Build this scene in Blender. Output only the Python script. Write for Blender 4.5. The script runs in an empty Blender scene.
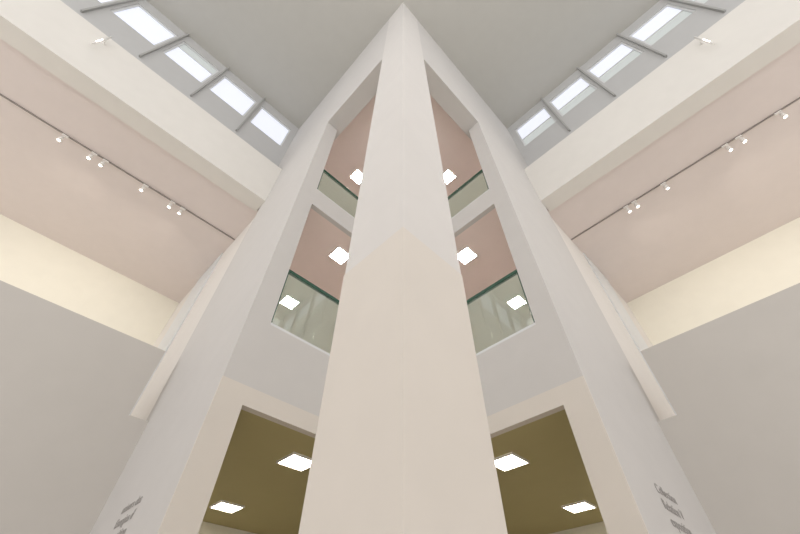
import bpy, math, bmesh
from mathutils import Vector
S=1.6; ZC=1.0
# plan units (x,y,z relative to eye) -> metres
sc=bpy.context.scene
try:
    sc.view_settings.view_transform='Standard'; sc.view_settings.look='None'
except Exception as e: print(e)

def mat(name,col,rough=.85,bump=.02,var=.03,scale=3,emit=None,es=0):
    m=bpy.data.materials.new(name); m.use_nodes=True
    nt=m.node_tree; b=nt.nodes['Principled BSDF']
    b.inputs['Roughness'].default_value=rough
    tc=nt.nodes.new('ShaderNodeTexCoord'); n=nt.nodes.new('ShaderNodeTexNoise')
    n.inputs['Scale'].default_value=scale; n.inputs['Detail'].default_value=3
    nt.links.new(tc.outputs['Object'],n.inputs['Vector'])
    mx=nt.nodes.new('ShaderNodeMix'); mx.data_type='RGBA'
    mx.inputs[6].default_value=(*[c*(1-var) for c in col],1)
    mx.inputs[7].default_value=(*[min(1,c*(1+var)) for c in col],1)
    nt.links.new(n.outputs['Fac'],mx.inputs[0]); nt.links.new(mx.outputs[2],b.inputs['Base Color'])
    if bump:
        n2=nt.nodes.new('ShaderNodeTexNoise'); n2.inputs['Scale'].default_value=60
        nt.links.new(tc.outputs['Object'],n2.inputs['Vector'])
        bp=nt.nodes.new('ShaderNodeBump'); bp.inputs['Strength'].default_value=bump; bp.inputs['Distance'].default_value=.01
        nt.links.new(n2.outputs['Fac'],bp.inputs['Height']); nt.links.new(bp.outputs['Normal'],b.inputs['Normal'])
    if emit:
        b.inputs['Emission Color'].default_value=(*emit,1); b.inputs['Emission Strength'].default_value=es
    return m
M_white=mat('plaster_white',(.76,.73,.70))
M_wall =mat('plaster_grey_white',(.605,.585,.57))
M_pil  =mat('plaster_pillar_white',(.675,.65,.63))
M_warm =mat('plaster_warm_cream',(.685,.635,.58))  # warmer tone below LN on pillar and inner walls
M_ceil =mat('ceiling_paint_grey',(.52,.51,.475))
M_pink =mat('soffit_paint_pink',(.765,.69,.665))
M_pinkr=mat('room_paint_pink',(.84,.72,.68))
M_cream=mat('gallery_wall_cream',(.85,.82,.72))
M_olive=mat('ceiling_paint_olive',(.47,.41,.21))
M_low  =mat('lower_wall_paint',(.55,.52,.485))
M_beam =mat('beam_paint',(.76,.735,.695))
M_clere=mat('clerestory_paint',(.54,.54,.54),.7)
M_fin  =mat('fin_grey',(.42,.42,.41))
M_frame=mat('window_frame_paint',(.70,.71,.72),.5)
M_floor=mat('stone_floor',(.54,.49,.43),.5,.05,.1,1.5)
M_rfl  =mat('pale_room_floor',(.74,.70,.66),.5,.03,.05,1.5)
M_track=mat('track_metal',(.28,.25,.23),.5)
M_lampw=mat('lamp_white',(.85,.83,.8),.4)
M_text =mat('vinyl_text_grey',(.36,.34,.33),.6)
M_pane =mat('frosted_pane',(.35,.36,.4),.6,0,emit=(.86,.89,1.0),es=.78)  # daylight put into the pane as emission; the window is no lamp
M_pane2=mat('frosted_pane_shaded',(.35,.38,.36),.6,0,emit=(.74,.77,.78),es=.44)  # weaker daylight emission for tinted and blind-covered panes
M_bulb =mat('lamp_emitter',(1,1,1),.5,0,emit=(1,.93,.82),es=8)
M_panel=mat('light_panel_diffuser',(1,1,1),.5,0,emit=(1,.93,.84),es=62)
M_panel2=mat('light_panel_diffuser_dim',(1,1,1),.5,0,emit=(1,.91,.74),es=26)
def glassmat():
    m=bpy.data.materials.new('green_glass'); m.use_nodes=True
    nt=m.node_tree; nt.nodes.clear()
    out=nt.nodes.new('ShaderNodeOutputMaterial')
    n=nt.nodes.new('ShaderNodeTexNoise'); n.inputs['Scale'].default_value=.5
    r=nt.nodes.new('ShaderNodeValToRGB'); r.color_ramp.elements[0].color=(.86,.96,.91,1); r.color_ramp.elements[1].color=(.90,.98,.94,1)
    nt.links.new(n.outputs['Fac'],r.inputs[0])
    tr=nt.nodes.new('ShaderNodeBsdfTransparent'); nt.links.new(r.outputs[0],tr.inputs[0])
    gl=nt.nodes.new('ShaderNodeBsdfGlossy'); gl.inputs['Roughness'].default_value=.02
    df=nt.nodes.new('ShaderNodeBsdfDiffuse'); df.inputs[0].default_value=(.80,.88,.82,1)
    m1=nt.nodes.new('ShaderNodeMixShader'); m1.inputs[0].default_value=.10
    nt.links.new(tr.outputs[0],m1.inputs[1]); nt.links.new(df.outputs[0],m1.inputs[2])
    m2=nt.nodes.new('ShaderNodeMixShader'); m2.inputs[0].default_value=.09
    nt.links.new(m1.outputs[0],m2.inputs[1]); nt.links.new(gl.outputs[0],m2.inputs[2])
    nt.links.new(m2.outputs[0],out.inputs[0])
    return m
M_glass=glassmat()
M_gstrip=mat('glass_edge_green',(.03,.09,.06),.2,0)  # dark green strip along the pane's top and jamb

def mesh(name,boxes,mats,parent=None,bevel=0):
    v=[];f=[];mi=[]
    for b in boxes:
        x0,x1,y0,y1,z0,z1=[c*S for c in b[:6]]
        z0+=ZC*S; z1+=ZC*S
        o=len(v)
        v+=[(x0,y0,z0),(x1,y0,z0),(x1,y1,z0),(x0,y1,z0),(x0,y0,z1),(x1,y0,z1),(x1,y1,z1),(x0,y1,z1)]
        f+=[(o,o+3,o+2,o+1),(o+4,o+5,o+6,o+7),(o,o+1,o+5,o+4),(o+1,o+2,o+6,o+5),(o+2,o+3,o+7,o+6),(o+3,o,o+4,o+7)]
        mi+=[b[6] if len(b)>6 else 0]*6
    me=bpy.data.meshes.new(name); me.from_pydata(v,[],f); me.update()
    for m in (mats if isinstance(mats,list) else [mats]): me.materials.append(m)
    for p,i in zip(me.polygons,mi): p.material_index=i
    ob=bpy.data.objects.new(name,me); sc.collection.objects.link(ob)
    if bevel:
        md=ob.modifiers.new('bevel','BEVEL'); md.width=bevel; md.segments=2
    if parent: ob.parent=parent
    return ob
def sw(b): return (b[2],b[3],b[0],b[1])+tuple(b[4:])
def both(nl,nr,boxes,mats,bevel=0):
    return mesh(nl,boxes,mats,bevel=bevel),mesh(nr,[sw(b) for b in boxes],mats,bevel=bevel)
def empty(name,loc=(0,0,0)):
    e=bpy.data.objects.new(name,None); e.location=loc; sc.collection.objects.link(e); return e

A=.707; E=2.418; G=4.0; W=4.55; CZ=9.77; BK=-6.5; LN=1.43; TH=.06
# ---- shell
mesh('floor',[(BK,8,BK,8,-1.1,-1)],M_floor)
mesh('ceiling',[(BK,W+.3,BK,W+.3,CZ,CZ+.15)],M_ceil)
both('wall_wing_left','wall_wing_right',[
  (A,.90,E+.012,G+.15,-1,6.1),(A,.97,1.13,W,6.1,CZ)],M_wall)
mesh('wall_fascia_corner',[(A,1.13,A,1.13,6.1,CZ)],M_pil)
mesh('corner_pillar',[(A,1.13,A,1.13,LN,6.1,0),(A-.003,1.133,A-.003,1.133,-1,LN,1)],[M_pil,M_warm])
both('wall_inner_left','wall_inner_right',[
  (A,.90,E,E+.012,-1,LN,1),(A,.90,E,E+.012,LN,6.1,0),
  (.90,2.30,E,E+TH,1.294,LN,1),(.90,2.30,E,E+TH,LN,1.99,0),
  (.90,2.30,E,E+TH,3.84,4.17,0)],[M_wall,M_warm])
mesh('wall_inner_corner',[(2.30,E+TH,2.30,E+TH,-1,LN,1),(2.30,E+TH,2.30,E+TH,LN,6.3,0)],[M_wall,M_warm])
def ell(z0,z1,mi=0): return [(.9,5.0,E+TH,5.0,z0,z1,mi),(E+TH,5.0,.9,E+TH,z0,z1,mi)]
mesh('ceiling_lower_room',ell(1.294,1.36),M_olive)
mesh('floor_middle_room',ell(1.36,1.99),M_rfl)
mesh('ceiling_middle_room',ell(3.84,3.9),M_pinkr)
mesh('floor_upper_room',ell(3.9,4.17),M_rfl)
mesh('ceiling_upper_room',[(.97,5.0,.97,5.0,6.3,6.4)],M_pinkr)
both('wall_room_back_left','wall_room_back_right',[(.9,5.0,5.0,5.1,-1,1.36,1),(.9,5.0,5.0,5.1,1.36,6.4,0)],[M_pinkr,M_cream])
# ---- galleries
both('wall_gallery_front_left','wall_gallery_front_right',[
  (BK,.533,G,G+.15,-1,2.36),(.533,A,G,G+.15,-1,1.67)],M_low)
both('floor_gallery_left','floor_gallery_right',[(BK,.76,G+.15,7.55,1.5,1.67)],M_rfl)
both('wall_gallery_back_left','wall_gallery_back_right',[(BK,.9,7.55,7.7,1.5,5.7)],M_cream)
both('wall_gallery_end_left','wall_gallery_end_right',[(.76,.9,G+.15,7.55,1.5,6.1)],M_white)
both('ceiling_gallery_left','ceiling_gallery_right',[(BK,.76,G+.3,7.55,5.58,5.7)],M_pink)
both('trim_gallery_beam_left','trim_gallery_beam_right',[
  (BK,A,G,G+.04,5.53,6.69),(BK,A,G+.04,G+.30,5.53,6.60),(BK,A,G+.30,W,6.5,6.6)],M_beam)
# clerestory wall
B0,B1=8.42,9.43; PI=.965; WD=.83
win=[]
for k in range(8):
    r=.56-PI*k; win.append((r-WD,r))
cb=[(BK,A,W,W+.25,6.5,B0),(BK,A,W,W+.25,B1,CZ),(win[0][1],A,W,W+.25,B0,B1)]
for k in range(7): cb.append((win[k+1][1],win[k][0],W,W+.25,B0,B1))
cb.append((BK,win[7][0],W,W+.25,B0,B1))
both('wall_clerestory_left','wall_clerestory_right',cb,M_clere)
n=1
for side in (0,1):
    for k,(a,b) in enumerate(win):
        t=.035
        bx=[(a,a+t,W+.02,W+.08,B0,B1,0),(b-t,b,W+.02,W+.08,B0,B1,0),(a+t,b-t,W+.02,W+.08,B0,B0+t,0),(a+t,b-t,W+.02,W+.08,B1-t,B1,0)]
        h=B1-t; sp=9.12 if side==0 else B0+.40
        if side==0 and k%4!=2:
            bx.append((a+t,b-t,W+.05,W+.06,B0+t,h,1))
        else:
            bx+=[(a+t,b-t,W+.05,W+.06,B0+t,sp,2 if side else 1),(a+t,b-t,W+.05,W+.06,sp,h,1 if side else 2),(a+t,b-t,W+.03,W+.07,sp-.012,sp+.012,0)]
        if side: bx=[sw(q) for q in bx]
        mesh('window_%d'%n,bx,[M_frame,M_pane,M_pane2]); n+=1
    fb=[]
    for k in range(8):
        c=win[k][0]-(PI-WD)/2
        fb.append((c-.014,c+.014,W-.05,W-.001,7.7,CZ-.001))
    if side: fb=[sw(q) for q in fb]
    mesh('trim_fins_'+('right' if side else 'left'),fb,M_fin)
# ---- open mullion grid added behind the viewer so world fill light enters
fb=[]
for i in range(8):
    p=BK+.1+i*(G-BK-.1)/7
    fb.append((p-.03,p+.03,BK-.08,BK,-1,CZ))
for z in (-1,1,3,5,7,9.6): fb.append((BK+.07,G,BK-.07,BK-.01,z,z+.08))
both('window_facade_south','window_facade_west',fb,M_frame)

# ---- glass balustrades
def rail(z0,z1,side):
    e=empty('glass_balustrade')
    g=[(.915,2.29,E+.02,E+.032,z0+.03,z1)]
    h=[(.905,2.295,E+.012,E+.045,z1,z1+.035),(.903,.915,E+.014,E+.038,z0,z1)]
    sh=[(.905,2.295,E+.01,E+.045,z0,z0+.03)]
    if side: g,h,sh=[[sw(q) for q in L] for L in (g,h,sh)]
    mesh('glass_pane',g,M_glass,e); mesh('top_edge',h,M_gstrip,e,0.004); mesh('base_shoe',sh,M_frame,e)
for s_ in (0,1):
    rail(1.992,2.65,s_); rail(4.172,4.72,s_)

# ---- square ceiling light panels
def panel(x,y,z,m,w):
    e=empty('ceiling_light_panel')
    mesh('diffuser',[(x-w,x+w,y-w,y+w,z-.012,z-.002)],m,e)
    t=.012
    mesh('rim',[(x-w-t,x-w,y-w-t,y+w+t,z-.018,z-.001),(x+w,x+w+t,y-w-t,y+w+t,z-.018,z-.001),(x-w,x+w,y-w-t,y-w,z-.018,z-.001),(x-w,x+w,y+w,y+w+t,z-.018,z-.001)],M_lampw,e)
for (z,uv,m,w) in ((1.294,((2.91,1.685),(4.34,1.81)),M_panel2,.115),
                 (3.84,((2.80,1.63),(4.02,1.66)),M_panel,.10),
                 (6.3,((2.90,1.735),(4.1,1.75)),M_panel,.10)):
    for (u,v) in uv:
        panel(v,u,z,m,w); panel(u,v,z,m,w)
# ---- track lighting
def cyl(name,p0,p1,r,m,parent,seg=20):
    p0=Vector(p0);p1=Vector(p1); d=p1-p0
    bm=bmesh.new(); bmesh.ops.create_cone(bm,cap_ends=True,segments=seg,radius1=r,radius2=r,depth=d.length)
    me=bpy.data.meshes.new(name); bm.to_mesh(me); bm.free(); me.materials.append(m)
    for p in me.polygons: p.use_smooth=len(p.vertices)==4
    ob=bpy.data.objects.new(name,me); sc.collection.objects.link(ob)
    ob.rotation_mode='QUATERNION'; ob.rotation_quaternion=d.to_track_quat('Z','Y'); ob.location=(p0+p1)/2
    if parent: ob.parent=parent
    return ob
def P(x,y,z): return Vector((x*S,y*S,(z+ZC)*S))
TY=5.15; TZ=5.58
def track(side,xs):
    f=(lambda x,y,z:P(y,x,z)) if side else P
    b=[(BK,.755,TY-.008,TY+.008,TZ-.02,TZ-.001)]
    if side: b=[sw(q) for q in b]
    e=empty('track_lighting'); mesh('track',b,M_track,e)
    for x in xs:
        box=[(x-.04,x+.04,TY-.012,TY+.012,TZ-.045,TZ-.02)]
        if side: box=[sw(c) for c in box]
        mesh('adapter',box,M_lampw,e)
        cyl('stem',f(x,TY,TZ-.04),f(x,TY,TZ-.10),.008,M_lampw,e)
        h0=f(x,TY-.005,TZ-.09); h1=f(x,TY+.015,TZ-.165)
        cyl('head',h0,h1,.042,M_lampw,e)
        d=(h1-h0).normalized()
        cyl('lamp_face',h1,h1+d*.006,.038,M_bulb,e)
        l=bpy.data.lights.new('spot','SPOT'); l.energy=52; l.color=(1,.92,.80); l.spot_size=math.radians(120); l.spot_blend=1; l.shadow_soft_size=.05
        lo=bpy.data.objects.new('spot_light',l); sc.collection.objects.link(lo); lo.location=h1+d*.02
        aim=f(x,7.5,3.9)-lo.location
        lo.rotation_mode='QUATERNION'; lo.rotation_quaternion=aim.to_track_quat('-Z','Y'); lo.parent=e
def xon(px,py):
    # distance along the track (planning helper: photo reading -> metres along the rail)
    xr=(px-403)/376; yr=(267-py)/376; c,s=math.cos(math.radians(49)),math.sin(math.radians(49))
    Y=c-yr*s; Z=s+yr*c; k=(TZ-.1)/Z
    return (xr*k+Y*k)/math.sqrt(2)
track(0,[xon(57,150),xon(87,165),xon(98,173),xon(138,197),xon(165,213),xon(176,218),-4.2,-5.4])
track(1,[xon(806-786,127),xon(806-745,147),xon(806-732,157),xon(806-672,197),xon(806-642,213),xon(806-634,218),-4.6,-5.6])
# ---- parapet tube lamps
for s_ in (0,1):
    f=(lambda x,y,z:P(y,x,z)) if s_ else P
    e=empty('parapet_wall_lamp')
    x=-2.34
    cyl('tube',f(x,G-.09,6.12),f(x,G-.09,6.58),.022,M_lampw,e)
    cyl('lens',f(x,G-.106,6.2),f(x,G-.106,6.36),.010,M_bulb,e)
    cyl('bracket',f(x,G-.09,6.45),f(x,G+.0,6.45),.014,M_lampw,e)
    cyl('bracket_plate',f(x,G-.012,6.45),f(x,G,6.45),.035,M_lampw,e)
# ---- wall texts
def text(name,body,loc,rotz,align,size):
    c=bpy.data.curves.new(name,'FONT'); c.body=body; c.size=size; c.align_x=align; c.extrude=.001; c.space_line=1.1
    c.materials.append(M_text)
    o=bpy.data.objects.new(name,c); sc.collection.objects.link(o); o.location=loc; o.rotation_euler=(math.pi/2,0,rotz)
text('wall_text','univers des\nEnergies d\'\nexposition',P(A-.003,3.34,.80),-math.pi/2,'LEFT',.12)
text('wall_text','Collection\nRelation V\nexposition',P(2.92,A-.003,.84),0,'LEFT',.13)
both('trim_gallery_door_left','trim_gallery_door_right',[(.74,.76,5.6,6.6,1.67,5.575)],M_frame)  # plain pale slab standing in for the gallery doorway

# ---- daylight
w=bpy.data.worlds.new('world'); sc.world=w; w.use_nodes=True
bg=w.node_tree.nodes['Background']; bg.inputs[0].default_value=(1,.982,.965,1); bg.inputs[1].default_value=1.7
# ---- camera
cam=bpy.data.cameras.new('camera'); co=bpy.data.objects.new('camera',cam); sc.collection.objects.link(co)
co.location=P(0,0,0); co.rotation_euler=(math.radians(139),0,math.radians(-45))
cam.sensor_width=36; cam.lens=376/800*36; cam.shift_x=-3/800; cam.clip_start=.02
sc.camera=co
